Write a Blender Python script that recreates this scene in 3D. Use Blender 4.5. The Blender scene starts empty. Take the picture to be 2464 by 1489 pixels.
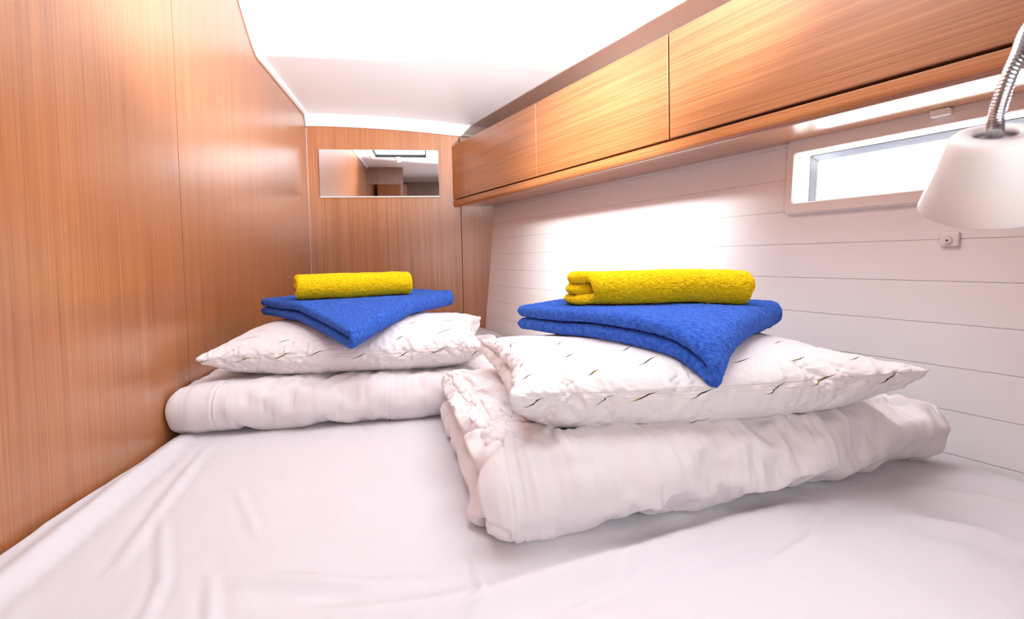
import bpy, bmesh, math
import numpy as np
from mathutils import Vector, Matrix
from mathutils.bvhtree import BVHTree

# ------------------------------------------------------------------ camera
S = bpy.context.scene
COL = S.collection
YAW, PITCH, ROLL = math.radians(8.7), math.radians(2.3), math.radians(1.3)
CAM = Vector((0.5186, 0.0, 1.14))
fw = Vector((math.sin(YAW)*math.cos(PITCH), math.cos(YAW)*math.cos(PITCH), -math.sin(PITCH)))
rt = Vector((math.cos(YAW), -math.sin(YAW), 0))
up = rt.cross(fw)
r2 = rt*math.cos(ROLL) - up*math.sin(ROLL)
u2 = up*math.cos(ROLL) + rt*math.sin(ROLL)
cd = bpy.data.cameras.new('camera')
cam = bpy.data.objects.new('camera', cd)
COL.objects.link(cam)
cam.matrix_world = Matrix(((r2.x, u2.x, -fw.x, CAM.x), (r2.y, u2.y, -fw.y, CAM.y), (r2.z, u2.z, -fw.z, CAM.z), (0, 0, 0, 1)))
cd.sensor_width = 36.0
cd.lens = 36.0*1250/2464
cd.shift_y = -(744.5-667)/2464
cd.clip_start = 0.02
cd.dof.use_dof = True
cd.dof.focus_distance = 0.95
cd.dof.aperture_fstop = 8.0
S.camera = cam

# ------------------------------------------------------------------ world, lights, exposure
S.view_settings.view_transform = 'Standard'
S.view_settings.look = 'None'
S.view_settings.gamma = 1.0
S.view_settings.use_curve_mapping = False
S.view_settings.exposure = 0.03
w = bpy.data.worlds.new('sky')
S.world = w
w.use_nodes = True
w.node_tree.nodes['Background'].inputs[0].default_value = (0.93, 0.97, 1.0, 1)
w.node_tree.nodes['Background'].inputs[1].default_value = 3.0

def area(name, loc, target, sx, sy, power, color=(1, 1, 1), spread=180):
    l = bpy.data.lights.new(name, 'AREA')
    l.shape = 'RECTANGLE'
    l.size, l.size_y, l.energy, l.color = sx, sy, power, color
    l.spread = math.radians(spread)
    o = bpy.data.objects.new(name, l)
    COL.objects.link(o)
    o.location = loc
    o.rotation_euler = (Vector(target)-Vector(loc)).to_track_quat('-Z', 'Y').to_euler()
    return o

area('hatch_daylight', (0.31, 0.90, 1.935), (0.31, 0.90, 0.8), 0.36, 0.48, 3.0, (0.86, 0.93, 1.0))
area('window_daylight', (1.500, 0.850, 1.290), (0.56, 0.511, 1.2), 0.50, 0.09, 6.0, (0.95, 0.98, 1.0))
area('passage_fill', (0.75, -0.30, 1.22), (0.75, 1.2, 1.25), 0.8, 0.4, 5.5, (1.0, 0.97, 0.98))  # added fill behind the camera; no opening is modelled for it
# unseen spot added beside the door to brighten the ceiling above the cupboards
pl = bpy.data.lights.new('ceiling_uplight', 'SPOT')
pl.energy = 215.0
pl.shadow_soft_size = 0.015
pl.spot_size = math.radians(78); pl.spot_blend = 0.5
pl.color = (0.98, 0.98, 1.0)
plo = bpy.data.objects.new('ceiling_uplight', pl)
COL.objects.link(plo)
plo.location = (1.02, 0.30, 1.24)
plo.rotation_euler = (Vector((0.66, 1.00, 1.82))-Vector(plo.location)).to_track_quat('-Z', 'Y').to_euler()

# sunbeam slanting in through the roof hatch onto the hull boards and the middle cupboards
sb = bpy.data.lights.new('hatch_sunbeam', 'SPOT')
sb.energy = 150.0; sb.shadow_soft_size = 0.09; sb.spot_size = math.radians(52); sb.spot_blend = 1.0
sbo = bpy.data.objects.new('hatch_sunbeam', sb); COL.objects.link(sbo)
sbo.location = (0.30, 0.92, 1.885)
sbo.rotation_euler = (Vector((1.07, 1.52, 1.32))-Vector(sbo.location)).to_track_quat('-Z', 'Y').to_euler()

# ------------------------------------------------------------------ helpers
def mat(name):
    m = bpy.data.materials.new(name)
    m.use_nodes = True
    nt = m.node_tree
    return m, nt, nt.nodes, nt.links, nt.nodes['Principled BSDF']

def plain(name, col, rough=0.5, metal=0.0, spec=0.5, bump=0.0, bscale=200.0, **kw):
    m, nt, N, L, b = mat(name)
    b.inputs['Base Color'].default_value = (*col, 1)
    b.inputs['Roughness'].default_value = rough
    b.inputs['Metallic'].default_value = metal
    b.inputs['Specular IOR Level'].default_value = spec
    tc = N.new('ShaderNodeTexCoord')
    nz = N.new('ShaderNodeTexNoise')
    nz.inputs['Scale'].default_value = bscale
    nz.inputs['Detail'].default_value = 3
    L.new(tc.outputs['Object'], nz.inputs['Vector'])
    if bump > 0:
        bp = N.new('ShaderNodeBump')
        bp.inputs['Strength'].default_value = bump
        bp.inputs['Distance'].default_value = 0.001
        L.new(nz.outputs['Fac'], bp.inputs['Height'])
        L.new(bp.outputs['Normal'], b.inputs['Normal'])
    else:
        mr = N.new('ShaderNodeMapRange')
        mr.inputs['To Min'].default_value = max(0.0, rough-0.03)
        mr.inputs['To Max'].default_value = min(1.0, rough+0.03)
        L.new(nz.outputs['Fac'], mr.inputs['Value'])
        L.new(mr.outputs['Result'], b.inputs['Roughness'])
    for k, v in kw.items():
        b.inputs[k.replace('_', ' ')].default_value = v
    return m

def wood(name, horizontal=False, tint=1.0, rough=0.33):
    m, nt, N, L, b = mat(name)
    tc = N.new('ShaderNodeTexCoord')
    mp = N.new('ShaderNodeMapping')
    if horizontal:
        # first turn the cabin axes so that X runs along the cupboard fronts, then stretch
        m0 = N.new('ShaderNodeMapping')
        m0.inputs['Rotation'].default_value = (0, 0, math.radians(70.15))
        L.new(tc.outputs['Object'], m0.inputs['Vector'])
        L.new(m0.outputs['Vector'], mp.inputs['Vector'])
        mp.inputs['Scale'].default_value = (2.4, 300, 300)
    else:
        L.new(tc.outputs['Object'], mp.inputs['Vector'])
        mp.inputs['Scale'].default_value = (300, 300, 2.4)
    fine = N.new('ShaderNodeTexNoise')
    fine.inputs['Scale'].default_value = 1.0
    fine.inputs['Detail'].default_value = 5
    fine.inputs['Roughness'].default_value = 0.7
    L.new(mp.outputs['Vector'], fine.inputs['Vector'])
    mp2 = N.new('ShaderNodeMapping')
    mp2.inputs['Scale'].default_value = (0.16, 0.16, 0.16)
    L.new(mp.outputs['Vector'], mp2.inputs['Vector'])
    wide = N.new('ShaderNodeTexNoise')
    wide.inputs['Scale'].default_value = 1.0
    wide.inputs['Detail'].default_value = 2
    L.new(mp2.outputs['Vector'], wide.inputs['Vector'])
    cr = N.new('ShaderNodeValToRGB')
    e = cr.color_ramp.elements
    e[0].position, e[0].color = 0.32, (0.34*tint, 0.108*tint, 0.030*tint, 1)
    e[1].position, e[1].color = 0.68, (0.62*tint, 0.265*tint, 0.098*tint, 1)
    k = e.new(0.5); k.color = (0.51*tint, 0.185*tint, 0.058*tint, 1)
    L.new(fine.outputs['Fac'], cr.inputs['Fac'])
    cr2 = N.new('ShaderNodeValToRGB')
    e = cr2.color_ramp.elements
    e[0].position, e[0].color = 0.3, (0.86, 0.83, 0.80, 1)
    e[1].position, e[1].color = 0.7, (1.06, 1.06, 1.06, 1)
    L.new(wide.outputs['Fac'], cr2.inputs['Fac'])
    mx = N.new('ShaderNodeMix'); mx.data_type = 'RGBA'; mx.blend_type = 'MULTIPLY'
    mx.inputs[0].default_value = 1.0
    L.new(cr.outputs['Color'], mx.inputs[6]); L.new(cr2.outputs['Color'], mx.inputs[7])
    L.new(mx.outputs[2], b.inputs['Base Color'])
    b.inputs['Roughness'].default_value = rough
    b.inputs['Specular IOR Level'].default_value = 0.5
    b.inputs['Coat Weight'].default_value = 1.0
    b.inputs['Coat IOR'].default_value = 1.6
    b.inputs['Coat Roughness'].default_value = 0.30
    bp = N.new('ShaderNodeBump')
    bp.inputs['Strength'].default_value = 0.12
    bp.inputs['Distance'].default_value = 0.0006
    L.new(fine.outputs['Fac'], bp.inputs['Height'])
    L.new(bp.outputs['Normal'], b.inputs['Normal'])
    return m

def cotton(name, col, dashes=False, crumple=0.5):
    m, nt, N, L, b = mat(name)
    b.inputs['Roughness'].default_value = 0.85
    b.inputs['Specular IOR Level'].default_value = 0.2
    b.inputs['Sheen Weight'].default_value = 0.15
    b.inputs['Base Color'].default_value = (*col, 1)
    tc = N.new('ShaderNodeTexCoord')
    # crumples: ridged, warped noise
    def ridged(scale, stretch, rot):
        mp = N.new('ShaderNodeMapping')
        mp.inputs['Scale'].default_value = stretch
        mp.inputs['Rotation'].default_value = rot
        L.new(tc.outputs['Object'], mp.inputs['Vector'])
        nz = N.new('ShaderNodeTexNoise')
        nz.noise_type = 'RIDGED_MULTIFRACTAL'
        nz.inputs['Scale'].default_value = scale
        nz.inputs['Detail'].default_value = 3
        nz.inputs['Roughness'].default_value = 0.5
        nz.inputs['Distortion'].default_value = 0.6
        L.new(mp.outputs['Vector'], nz.inputs['Vector'])
        return nz
    a = ridged(9, (1, 0.45, 1), (0, 0, 0.5))
    c = ridged(16, (0.4, 1, 1), (0, 0, 0.3))
    wv = N.new('ShaderNodeTexNoise')
    wv.inputs['Scale'].default_value = 900
    L.new(tc.outputs['Object'], wv.inputs['Vector'])
    ad = N.new('ShaderNodeMath'); ad.operation = 'ADD'
    L.new(a.outputs['Fac'], ad.inputs[0]); L.new(c.outputs['Fac'], ad.inputs[1])
    b1 = N.new('ShaderNodeBump')
    b1.inputs['Strength'].default_value = crumple
    b1.inputs['Distance'].default_value = 0.0022
    L.new(ad.outputs[0], b1.inputs['Height'])
    b2 = N.new('ShaderNodeBump')
    b2.inputs['Strength'].default_value = 0.15
    b2.inputs['Distance'].default_value = 0.0004
    L.new(wv.outputs['Fac'], b2.inputs['Height'])
    L.new(b1.outputs['Normal'], b2.inputs['Normal'])
    L.new(b2.outputs['Normal'], b.inputs['Normal'])
    if dashes:
        uv = N.new('ShaderNodeUVMap'); uv.uv_map = 'uv'
        def M(op, x, y=None, z=None):
            n = N.new('ShaderNodeMath'); n.operation = op
            for i, v in enumerate((x, y, z)):
                if v is None: continue
                if isinstance(v, (int, float)): n.inputs[i].default_value = v
                else: L.new(v, n.inputs[i])
            return n.outputs[0]
        SC = 1/0.082
        vo = N.new('ShaderNodeTexVoronoi'); vo.voronoi_dimensions = '2D'
        vo.inputs['Scale'].default_value = SC
        vo.inputs['Randomness'].default_value = 0.42
        L.new(uv.outputs['UV'], vo.inputs['Vector'])
        df = N.new('ShaderNodeVectorMath'); df.operation = 'SUBTRACT'
        L.new(uv.outputs['UV'], df.inputs[0]); L.new(vo.outputs['Position'], df.inputs[1])
        sc = N.new('ShaderNodeSeparateXYZ'); L.new(df.outputs[0], sc.inputs[0])
        rc = N.new('ShaderNodeSeparateColor'); L.new(vo.outputs['Color'], rc.inputs[0])
        ang = M('MULTIPLY_ADD', rc.outputs[0], 0.35, 0.33)
        ca, sa = M('COSINE', ang), M('SINE', ang)
        X = M('ADD', M('MULTIPLY', sc.outputs[0], ca), M('MULTIPLY', sc.outputs[1], sa))
        Y = M('SUBTRACT', M('MULTIPLY', sc.outputs[1], ca), M('MULTIPLY', sc.outputs[0], sa))
        half = M('MULTIPLY_ADD', rc.outputs[1], 0.015, 0.013)
        t = M('DIVIDE', X, half)
        curve = M('MULTIPLY', M('SINE', M('MULTIPLY', t, 2.2)), 0.0017)
        body = M('MAXIMUM', M('SUBTRACT', 1.0, M('MULTIPLY', t, t)), 0.0)
        d1 = M('ABSOLUTE', M('SUBTRACT', Y, curve))
        navy = M('LESS_THAN', d1, M('MULTIPLY', body, 0.0010))
        t2 = M('ADD', t, M('MULTIPLY_ADD', rc.outputs[2], 0.5, -0.25))
        body2 = M('MAXIMUM', M('SUBTRACT', 1.0, M('MULTIPLY', t2, t2)), 0.0)
        d2 = M('ABSOLUTE', M('SUBTRACT', M('SUBTRACT', Y, curve), M('MULTIPLY_ADD', rc.outputs[2], 0.0028, -0.0014)))
        yel = M('LESS_THAN', d2, M('MULTIPLY', body2, 0.0011))
        m1 = N.new('ShaderNodeMix'); m1.data_type = 'RGBA'
        m1.inputs[6].default_value = (*col, 1); m1.inputs[7].default_value = (0.50, 0.38, 0.07, 1)
        L.new(yel, m1.inputs[0])
        m2 = N.new('ShaderNodeMix'); m2.data_type = 'RGBA'
        L.new(m1.outputs[2], m2.inputs[6]); m2.inputs[7].default_value = (0.015, 0.012, 0.05, 1)
        L.new(navy, m2.inputs[0])
        L.new(m2.outputs[2], b.inputs['Base Color'])
    return m

def terry(name, col, dark):
    m, nt, N, L, b = mat(name)
    tc = N.new('ShaderNodeTexCoord')
    vo = N.new('ShaderNodeTexVoronoi')
    vo.inputs['Scale'].default_value = 330
    L.new(tc.outputs['Object'], vo.inputs['Vector'])
    nz = N.new('ShaderNodeTexNoise')
    nz.inputs['Scale'].default_value = 140
    nz.inputs['Detail'].default_value = 4
    L.new(tc.outputs['Object'], nz.inputs['Vector'])
    cr = N.new('ShaderNodeMix'); cr.data_type = 'RGBA'
    cr.inputs[6].default_value = (*dark, 1); cr.inputs[7].default_value = (*col, 1)
    mr = N.new('ShaderNodeMapRange')
    mr.inputs['From Min'].default_value = 0.3; mr.inputs['From Max'].default_value = 0.62
    L.new(nz.outputs['Fac'], mr.inputs['Value']); L.new(mr.outputs['Result'], cr.inputs[0])
    L.new(cr.outputs[2], b.inputs['Base Color'])
    b.inputs['Roughness'].default_value = 0.95
    b.inputs['Specular IOR Level'].default_value = 0.05
    b.inputs['Sheen Weight'].default_value = 0.35
    b.inputs['Sheen Roughness'].default_value = 0.45
    b.inputs['Sheen Tint'].default_value = (*[min(1, c*1.2+0.15) for c in col], 1)
    b1 = N.new('ShaderNodeBump'); b1.invert = True
    b1.inputs['Strength'].default_value = 0.9; b1.inputs['Distance'].default_value = 0.0018
    L.new(vo.outputs['Distance'], b1.inputs['Height'])
    b2 = N.new('ShaderNodeBump')
    b2.inputs['Strength'].default_value = 0.8; b2.inputs['Distance'].default_value = 0.003
    L.new(nz.outputs['Fac'], b2.inputs['Height'])
    L.new(b1.outputs['Normal'], b2.inputs['Normal']); L.new(b2.outputs['Normal'], b.inputs['Normal'])
    return m

def glass(name, tint=(1, 1, 1), gloss=0.06):
    m, nt, N, L, b = mat(name)
    N.remove(b)
    t = N.new('ShaderNodeBsdfTransparent'); t.inputs[0].default_value = (*tint, 1)
    g = N.new('ShaderNodeBsdfGlossy'); g.inputs['Roughness'].default_value = 0.02
    mx = N.new('ShaderNodeMixShader')
    lw = N.new('ShaderNodeLayerWeight'); lw.inputs[0].default_value = 0.25
    ml = N.new('ShaderNodeMath'); ml.operation = 'MULTIPLY_ADD'
    ml.inputs[1].default_value = 0.5; ml.inputs[2].default_value = gloss
    L.new(lw.outputs['Fresnel'], ml.inputs[0]); L.new(ml.outputs[0], mx.inputs[0])
    L.new(t.outputs[0], mx.inputs[1]); L.new(g.outputs[0], mx.inputs[2])
    L.new(mx.outputs[0], N['Material Output'].inputs['Surface'])
    return m

def mesh_obj(name, verts, faces, material, parent=None, smooth=False, bevel=0.0, uvs=None, merge=False):
    me = bpy.data.meshes.new(name)
    me.from_pydata([tuple(v) for v in verts], [], [tuple(f) for f in faces])
    if uvs is not None:
        ul = me.uv_layers.new(name='uv')
        li = np.empty(len(me.loops), dtype=np.int32)
        me.loops.foreach_get('vertex_index', li)
        ul.data.foreach_set('uv', np.asarray(uvs, dtype=np.float32)[li].ravel())
    bm = bmesh.new(); bm.from_mesh(me)
    if merge:
        bmesh.ops.remove_doubles(bm, verts=bm.verts, dist=2e-5)
        bmesh.ops.dissolve_degenerate(bm, edges=bm.edges, dist=1e-6)
    bmesh.ops.recalc_face_normals(bm, faces=bm.faces)
    bm.to_mesh(me); bm.free()
    me.materials.append(material)
    if smooth:
        for p in me.polygons: p.use_smooth = True
    o = bpy.data.objects.new(name, me)
    COL.objects.link(o)
    if parent: o.parent = parent
    if bevel > 0:
        bv = o.modifiers.new('bevel', 'BEVEL'); bv.width = bevel; bv.segments = 3
        bv.limit_method = 'ANGLE'; bv.angle_limit = math.radians(40)
        for p in me.polygons: p.use_smooth = True
        o.modifiers.new('wn', 'WEIGHTED_NORMAL')
    return o

class MB:
    """collects boxes, prisms, tubes in world coordinates into ONE mesh"""
    def __init__(s): s.v, s.f = [], []
    def add(s, vs, fs):
        k = len(s.v); s.v += [tuple(v) for v in vs]; s.f += [tuple(i+k for i in f) for f in fs]; return s
    def box8(s, p): return s.add(p, [(0, 3, 2, 1), (4, 5, 6, 7), (0, 1, 5, 4), (1, 2, 6, 5), (2, 3, 7, 6), (3, 0, 4, 7)])
    def box(s, a, b, T=None):
        p = [(x, y, z) for z in (a[2], b[2]) for x, y in ((a[0], a[1]), (b[0], a[1]), (b[0], b[1]), (a[0], b[1]))]
        return s.box8([T(q) for q in p] if T else p)
    def prism(s, prof, x0, x1, T):
        n = len(prof)
        vs = [T((x0, a, b)) for a, b in prof]+[T((x1, a, b)) for a, b in prof]
        fs = [tuple(range(n)), tuple(range(2*n-1, n-1, -1))]+[(i, (i+1) % n, n+(i+1) % n, n+i) for i in range(n)]
        return s.add(vs, fs)
    def tube(s, pts, r, seg=16, cap=True):
        pts = [Vector(p) for p in pts]
        rs = r if isinstance(r, (list, tuple)) else [r]*len(pts)
        vs, fs = [], []
        nrm = None
        for i, p in enumerate(pts):
            t = (pts[min(i+1, len(pts)-1)]-pts[max(i-1, 0)]).normalized()
            if nrm is None: nrm = t.orthogonal().normalized()
            nrm = (nrm-t*nrm.dot(t)).normalized(); bn = t.cross(nrm)
            for j in range(seg):
                a = 2*math.pi*j/seg
                vs.append(p+(nrm*math.cos(a)+bn*math.sin(a))*rs[i])
        for i in range(len(pts)-1):
            for j in range(seg):
                fs.append((i*seg+j, i*seg+(j+1) % seg, (i+1)*seg+(j+1) % seg, (i+1)*seg+j))
        if cap: fs += [tuple(range(seg))[::-1], tuple((len(pts)-1)*seg+j for j in range(seg))]
        return s.add(vs, fs)
    def lathe(s, prof, M4, seg=48, closed=True):
        vs, fs = [], []
        for r, z in prof:
            for j in range(seg):
                a = 2*math.pi*j/seg
                vs.append(M4 @ Vector((r*math.cos(a), r*math.sin(a), z)))
        n = len(prof)
        for i in range(n if closed else n-1):
            k = (i+1) % n
            for j in range(seg):
                fs.append((i*seg+j, i*seg+(j+1) % seg, k*seg+(j+1) % seg, k*seg+j))
        return s.add(vs, fs)
    def build(s, name, m, parent=None, smooth=False, bevel=0.0):
        return mesh_obj(name, s.v, s.f, m, parent, smooth, bevel)

def thing(o, label, cat, group=None):
    o['label'] = label; o['category'] = cat
    if group: o['group'] = group
    return o

def empty(name, loc, label, cat, group=None):
    o = bpy.data.objects.new(name, None); COL.objects.link(o); o.location = loc
    o.empty_display_size = 0.05
    return thing(o, label, cat, group)

def adopt(child, parent):
    """parts are modelled in cabin coordinates; shift them into their thing's frame"""
    child.parent = parent
    child.matrix_parent_inverse = Matrix.Translation(-Vector(parent.location))
    return child

def struct(o, label=None):
    o['kind'] = 'structure'
    if label: o['label'] = label
    return o

# ------------------------------------------------------------------ materials
M_WOOD = wood('veneer_upright_grain', False, 0.86)
M_WOODH = wood('veneer_lying_grain', True, 0.74)
M_WOODLIP = wood('veneer_solid_edge', True, 0.85, 0.25)
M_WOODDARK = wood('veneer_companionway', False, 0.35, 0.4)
M_HULL = plain('white_lining_boards', (0.90, 0.885, 0.895), 0.30, bump=0.06, bscale=60, spec=0.5)
M_CEIL = plain('white_moulded_ceiling', (0.88, 0.88, 0.89), 0.35, bump=0.05, bscale=30)
M_TRIM = plain('white_trim', (0.86, 0.85, 0.86), 0.3)
M_FRAME = plain('window_frame_white', (0.86, 0.83, 0.82), 0.3)
M_GREY = plain('grey_aluminium', (0.42, 0.46, 0.52), 0.35, 0.5)
M_BLACK = plain('black_rubber', (0.02, 0.02, 0.02), 0.6)
M_CHROME = plain('chrome', (0.55, 0.55, 0.58), 0.18, 1.0)
M_MIRROR = plain('mirror_silver', (0.93, 0.93, 0.93), 0.0, 1.0)
M_MIRROR.node_tree.nodes['Principled BSDF'].inputs['Roughness'].default_value = 0.0
for l in list(M_MIRROR.node_tree.links):
    if l.to_socket.name == 'Roughness': M_MIRROR.node_tree.links.remove(l)
M_GLASS = glass('clear_pane')
M_HATCH = glass('hatch_pane', (0.85, 0.88, 0.9), 0.1)
M_SHADE = plain('frosted_white_shade', (0.86, 0.84, 0.83), 0.45, Subsurface_Weight=0.3, Subsurface_Scale=0.01)
M_SHEET = cotton('bed_sheet_cotton', (0.70, 0.69, 0.73), crumple=0.7)
M_DUVET = cotton('duvet_cotton', (0.80, 0.755, 0.77), crumple=0.45)
M_PILLOW = cotton('pillowcase_cotton', (0.82, 0.78, 0.785), dashes=True, crumple=0.3)
M_BLUE = terry('blue_terry', (0.050, 0.150, 0.62), (0.022, 0.080, 0.42))
M_YELL = terry('yellow_terry', (1.0, 0.71, 0.010), (0.90, 0.55, 0.006))
M_YTRIM = plain('hem_stitch', (0.75, 0.62, 0.55), 0.9)
M_FLOOR = wood('floor_boards', False, 0.6, 0.4)

# ------------------------------------------------------------------ cabin frame
YB = 2.356                       # back bulkhead
E1 = Vector((0.3395, -0.9406, 0))   # runs along hull and cupboards, towards the door
E2 = Vector((0.9406, 0.3395, 0))    # out of the cabin through the hull
HO = Vector((0.748, YB, 0.0)); HK = 0.0948
CO = Vector((0.6195, YB, 0.0))
BZ = 0.8                         # top of the mattress

def TH(q):   # (s, depth outward from lining, z)
    return HO+E1*q[0]+E2*(q[1]+HK*(q[2]-0.8))+Vector((0, 0, q[2]))
def TC(q):   # (s, depth behind the cupboard fronts, z)
    return CO+E1*q[0]+E2*q[1]+Vector((0, 0, q[2]))
def TCp(q):  # prism order (s, n, z)
    return TC(q)
def hull_x(y, z=0.8):
    return HO.x+HK*(z-0.8)/0.9406+(YB-y)*0.3395/0.9406

# ------------------------------------------------------------------ left bulkhead
g = 0.0012
ys = [2.37, 1.190+g, 1.190+g*0.5, 1.190-g*0.5, 1.190-g, 0.24, -0.62]
xs = [0, 0, -0.004, -0.004, 0, 0, 0]
v, f = [], []
for z in (0.0, 2.1):
    for x, y in zip(xs, ys): v.append((x, y, z))
n = len(ys)
for i in range(n-1): f.append((i, i+1, n+i+1, n+i))
ob = mesh_obj('wall_left', v, f, M_WOOD); struct(ob)
sol = ob.modifiers.new('thickness', 'SOLIDIFY'); sol.thickness = 0.02; sol.offset = -1

# ------------------------------------------------------------------ back bulkhead with side panel
ob = MB().box((-0.02, YB, 0), (0.652, YB+0.02, 2.0)).box((-0.02, YB+0.021, 0), (1.2, YB+0.03, 2.0)).build('wall_back', M_WOOD, bevel=0.001); struct(ob)
ob = MB().box((0.6545, YB-0.003, 0), (1.05, YB+0.02, 2.0)).build('trim_1', M_WOOD, bevel=0.0015); struct(ob, 'upright wooden side panel')
ob = MB().box((0.0005, YB-0.0015, 0.75), (0.002, YB, 1.76)).build('trim_2', M_TRIM, bevel=0.001); struct(ob, 'thin pale sealant line in the corner')

# ------------------------------------------------------------------ hull lining (wall_right) with board grooves and window opening
W0, W1, WZ0, WZ1 = 1.4565, 2.03, 1.2385, 1.3415
gz = [1.3615-0.0698*i for i in range(-3, 18)]
zl = []
for z in gz:
    zl += [(z-0.0011, 0), (z, 0.0022), (z+0.0011, 0)]
zl += [(WZ0, 0), (WZ1, 0), (0.0, 0), (2.0, 0)]
zl = sorted(p for p in zl if 0.0 <= p[0] <= 2.0)
zl = [p for p in zl if not (p[1] > 0 and abs(p[0]) < 1e-6)]
sl = [-0.05, W0, W1, 2.95]
sfull = []
for a, b in zip(sl[:-1], sl[1:]): sfull += list(np.linspace(a, b, 6)[:-1])
sfull.append(sl[-1])
v = [TH((s, d, z)) for z, d in zl for s in sfull]
f = []
ns = len(sfull)
for i in range(len(zl)-1):
    for j in range(ns-1):
        sm = 0.5*(sfull[j]+sfull[j+1]); zm = 0.5*(zl[i][0]+zl[i+1][0])
        if W0 < sm < W1 and WZ0 < zm < WZ1: continue
        f.append((i*ns+j, i*ns+j+1, (i+1)*ns+j+1, (i+1)*ns+j))
ob = mesh_obj('wall_right', v, f, M_HULL); struct(ob, 'white hull lining of horizontal boards')

# ------------------------------------------------------------------ hull window
def rrect(a0, a1, b0, b1, r, n=6):
    pts = []
    for cx, cy, st in ((a1-r, b1-r, 0), (a0+r, b1-r, 90), (a0+r, b0+r, 180), (a1-r, b0+r, 270)):
        for k in range(n+1):
            t = math.radians(st+90*k/n); pts.append((cx+r*math.cos(t), cy+r*math.sin(t)))
    return pts
def ring_loft(levels, m, name, parent=None, close=True):
    """levels: list of (point loop in (s,z), outward depth)"""
    v, f = [], []
    n = len(levels[0][0])
    for pts, d in levels:
        for a, b in pts: v.append(TH((a, d, b)))
    L_ = len(levels)
    for i in range(L_ if close else L_-1):
        k = (i+1) % L_
        for j in range(n):
            f.append((i*n+j, i*n+(j+1) % n, k*n+(j+1) % n, k*n+j))
    return mesh_obj(name, v, f, m, parent, bevel=0.0)
wf = ring_loft([(rrect(1.437, 2.05, 1.214, 1.374, 0.012), 0.004),
                (rrect(1.437, 2.05, 1.214, 1.374, 0.012), -0.008),
                (rrect(1.441, 2.046, 1.218, 1.370, 0.010), -0.012),
                (rrect(1.4545, 2.032, 1.2365, 1.3435, 0.006), -0.012),
                (rrect(W0, W1-0.0, WZ0, WZ1, 0.005), -0.009),
                (rrect(W0, W1, WZ0, WZ1, 0.005), 0.062),
                (rrect(1.437, 2.05, 1.214, 1.374, 0.012), 0.062)], M_FRAME, 'window_1')
for p in wf.data.polygons: p.use_smooth = False
struct(wf, 'long low hull window in a white frame')
mf = ring_loft([(rrect(W0, W1, WZ0, WZ1, 0.004), 0.048), (rrect(W0+.001, W1-.001, WZ0, WZ1-.001, 0.004), 0.044),
                (rrect(W0+0.0125, W1-.0125, WZ0+0.004, WZ1-0.0125, 0.003), 0.052),
                (rrect(W0+0.0125, W1-.0125, WZ0+0.004, WZ1-0.0125, 0.003), 0.060),
                (rrect(W0, W1, WZ0, WZ1, 0.004), 0.060)], M_GREY, 'metal_frame', wf)
pn = MB().box((W0+0.010, 0.055, WZ0+0.002), (W1-0.010, 0.058, WZ1-0.010), TH).build('pane', M_GLASS, wf)

# ------------------------------------------------------------------ ceiling (moulded liner) with hatch opening
def sstep(a, b, x):
    t = np.clip((x-a)/(b-a), 0, 1); return t*t*(3-2*t)
def ceil_z(x, y):
    n = (x-CO.x)*E2.x+(y-YB)*E2.y
    z = 1.765-0.09*max(0.0, n+0.6)**2
    z += 0.014*(1-min(1, (y-1.74)/0.6)) if y > 1.74 else 0.014
    ry = float(np.clip((1.735-y)/0.17, 0, 1)); ry = ry**1.5*(1.0-0.2*ry)*1.25 if ry < 1 else 1.0
    rn = 1-float(sstep(-0.52, -0.30, n))
    z += 0.125*min(1, ry)*rn
    if y > 2.325: z -= 0.040*float(sstep(2.325, 2.352, y))
    return z
HX0, HX1, HY0, HY1 = 0.12, 0.50, 0.66, 1.15
xsC = sorted(set([round(t, 4) for t in np.linspace(0, 2.0, 61)]+[HX0, HX1]))
ysC = sorted(set([round(t, 4) for t in np.linspace(-0.62, 1.4, 40)]+[round(t, 4) for t in np.linspace(1.4, 1.8, 41)] +
                 [round(t, 4) for t in np.linspace(1.8, 2.32, 20)]+[round(t, 4) for t in np.linspace(2.325, 2.356, 12)]+[HY0, HY1]))
v = [(x, y, ceil_z(x, y)) for y in ysC for x in xsC]
f = []
nx = len(xsC)
for i in range(len(ysC)-1):
    for j in range(nx-1):
        xm = .5*(xsC[j]+xsC[j+1]); ym = .5*(ysC[i]+ysC[i+1])
        if HX0 < xm < HX1 and HY0 < ym < HY1: continue
        if xm > hull_x(ym, 1.75)+0.08: continue
        f.append((i*nx+j, i*nx+j+1, (i+1)*nx+j+1, (i+1)*nx+j))
ob = mesh_obj('ceiling', v, f, M_CEIL, smooth=True); struct(ob, 'white moulded ceiling liner')
# edge trim where the liner meets the left bulkhead and the back bulkhead
def sweep_trim(name, pts, prof, axes, m):
    v, f = [], []
    n = len(prof)
    for p, (ax, bx) in zip(pts, axes):
        for a, b in prof: v.append(Vector(p)+Vector(ax)*a+Vector(bx)*b)
    for i in range(len(pts)-1):
        for j in range(n): f.append((i*n+j, i*n+(j+1) % n, (i+1)*n+(j+1) % n, (i+1)*n+j))
    f += [tuple(range(n)), tuple(range((len(pts)-1)*n, len(pts)*n))[::-1]]
    o = mesh_obj(name, v, f, m, smooth=True); return struct(o)
py = [0.24+0.02*i for i in range(106)]
py = [y for y in py if y < 2.34]+[2.345, 2.3545]
prof = [(0, 0.006), (0.016, 0.006), (0.017, -0.004), (0.013, -0.010), (0.004, -0.0115), (0, -0.010)]
pts = [(0.0003, y, ceil_z(0, y)-(0.0 if y < 2.33 else 0.002)) for y in py]
o = sweep_trim('trim_3', pts, prof, [((1, 0, 0), (0, 0, 1))]*len(pts), M_TRIM)
px_ = [0.0+0.02*i for i in range(48)]
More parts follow.
